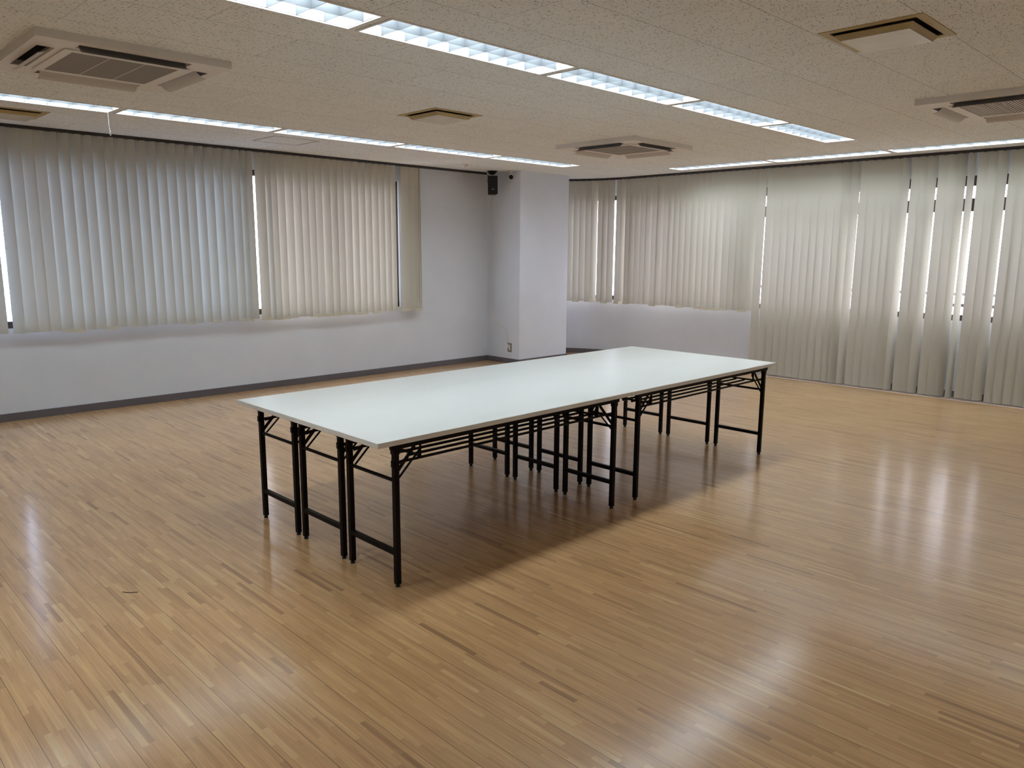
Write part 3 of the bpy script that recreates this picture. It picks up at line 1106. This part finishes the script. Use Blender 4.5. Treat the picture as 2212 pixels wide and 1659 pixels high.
# ================================================================== CORNER: SPEAKER, CAMERA, OUTLET, CABLE
spk = thing('wall_speaker', (5.205, 4.86, H), 'small black loudspeaker hanging from the ceiling in the corner beside the column', 'speaker', rz=0.12)
MB().lathe(0, 0, [(0.068, 0.0), (0.066, -0.008), (0.045, -0.030), (0.022, -0.048)], 24).build('ceiling_bracket', MAT['blackp'], spk)
MB().tube([(0, 0, -0.045), (0.01, -0.005, -0.075)], 0.009, 10).build('stem', MAT['whitep'], spk)
bm = MB()
mt = Matrix.Rotation(math.radians(-42), 4, 'Z') @ Matrix.Rotation(math.radians(-4), 4, 'X')
def spk_box(mb, x0, x1, y0, y1, z0, z1, tx=0.0):
    v = []
    for x in (x0, x1):
        for y in (y0, y1):
            for z in (z0, z1):
                k = 1.0 - 0.22 * (y - y0) / (y1 - y0) if y1 > y0 else 1
                v.append(mt @ Vector((x * k, y, z)))
    mb.raw(v, [(0, 1, 3, 2), (4, 6, 7, 5), (0, 4, 5, 1), (2, 3, 7, 6), (0, 2, 6, 4), (1, 5, 7, 3)])
spk_box(bm, -0.064, 0.064, -0.060, 0.060, -0.300, -0.068)
sb = bm.build('cabinet', MAT['blackp'], spk, bevel=0.006)
g = MB()
spk_box(g, -0.058, 0.058, -0.0655, -0.0610, -0.293, -0.076)
g.build('front_grille', noisy('black_speaker_cloth', (0.006, 0.006, 0.007), 0.3, 900, 0.8), spk, bevel=0.0015)
g = MB()
for k in range(4):            # four small blurred capitals of the nameplate
    spk_box(g, -0.016 + k * 0.0085, -0.0095 + k * 0.0085, -0.0672, -0.0657, -0.244, -0.238)
g.build('nameplate', MAT['whitep'], spk)
MB().tube([(-0.050, -0.018, -0.012), (-0.092, 0.0, -0.06), (-0.098, 0.005, -0.12), (-0.068, 0.01, -0.155)], 0.003, 8).build('lead', MAT['blackp'], spk)

sc_ = thing('security_camera', (5.335, 4.640, H), 'small white security camera with black lens on the ceiling beside the column', 'camera')
MB().lathe(0, 0, [(0.030, 0.0), (0.030, -0.010), (0.016, -0.018)], 20).build('mount', MAT['whitep'], sc_)
MB().tube([(0, 0, -0.015), (0, 0, -0.050)], 0.008, 10).build('arm', MAT['whitep'], sc_)
dv = Vector((-0.695, -0.700, -0.16)).normalized()
c0 = Vector((0.006, 0.006, -0.078))
MB().tube([c0 - dv * 0.015, c0 + dv * 0.034], 0.034, 22).build('camera_body', MAT['whitep'], sc_)
MB().tube([c0 + dv * 0.0345, c0 + dv * 0.037], 0.029, 22).build('lens', MAT['blackp'], sc_)

ot = thing('power_outlet', (COLX0, 4.711, 0.219), 'grey power outlet with white plug low on the column side', 'outlet')
MB().box(-0.006, 0.0, -0.038, 0.038, -0.060, 0.060).build('cover_plate', MAT['greyp'], ot, bevel=0.0015)
MB().box(-0.009, -0.0062, -0.012, 0.012, -0.036, 0.036).build('socket', MAT['whitep'], ot)
MB().box(-0.040, -0.0095, 0.004, 0.032, -0.004, 0.044).build('plug', MAT['whitep'], ot, bevel=0.004)

def smooth_path(pts, n=5):
    out = []
    P_ = [pts[0]] + pts + [pts[-1]]
    for i in range(1, len(P_) - 2):
        for k in range(n):
            t = k / n
            a, b, c, d = (Vector(q) for q in P_[i - 1:i + 3])
            out.append(0.5 * ((2 * b) + (c - a) * t + (2 * a - 5 * b + 4 * c - d) * t * t + (3 * b - a - 3 * c + d) * t ** 3))
    out.append(Vector(pts[-1]))
    return out
cx_ = COLX0 - 0.010
cab = smooth_path([(cx_, 5.085, H - 0.02), (cx_, 5.075, 2.23), (cx_, 5.060, 1.40), (cx_, 5.055, 0.90), (cx_, 5.025, 0.68), (cx_, 4.965, 0.525),
                   (cx_, 4.870, 0.490), (cx_, 4.800, 0.470), (cx_ - 0.012, 4.745, 0.38), (cx_ - 0.025, 4.728, 0.290), (cx_ - 0.025, 4.7285, 0.266)])
tag(MB().tube(cab, 0.0030, 8).build('speaker_cable', MAT['cable'], smooth=True),
    'thin white cable drooping down the corner to the power outlet', 'cable')

# short dark thread lying on the floor at lower left
th = smooth_path([(-0.806, 0.842, 0.0015), (-0.792, 0.815, 0.0015), (-0.772, 0.800, 0.0015), (-0.758, 0.790, 0.0015)])
tag(MB().tube(th, 0.0014, 6).build('thread', MAT['blackp'], smooth=True), 'short dark thread lying on the floor at lower left', 'thread')
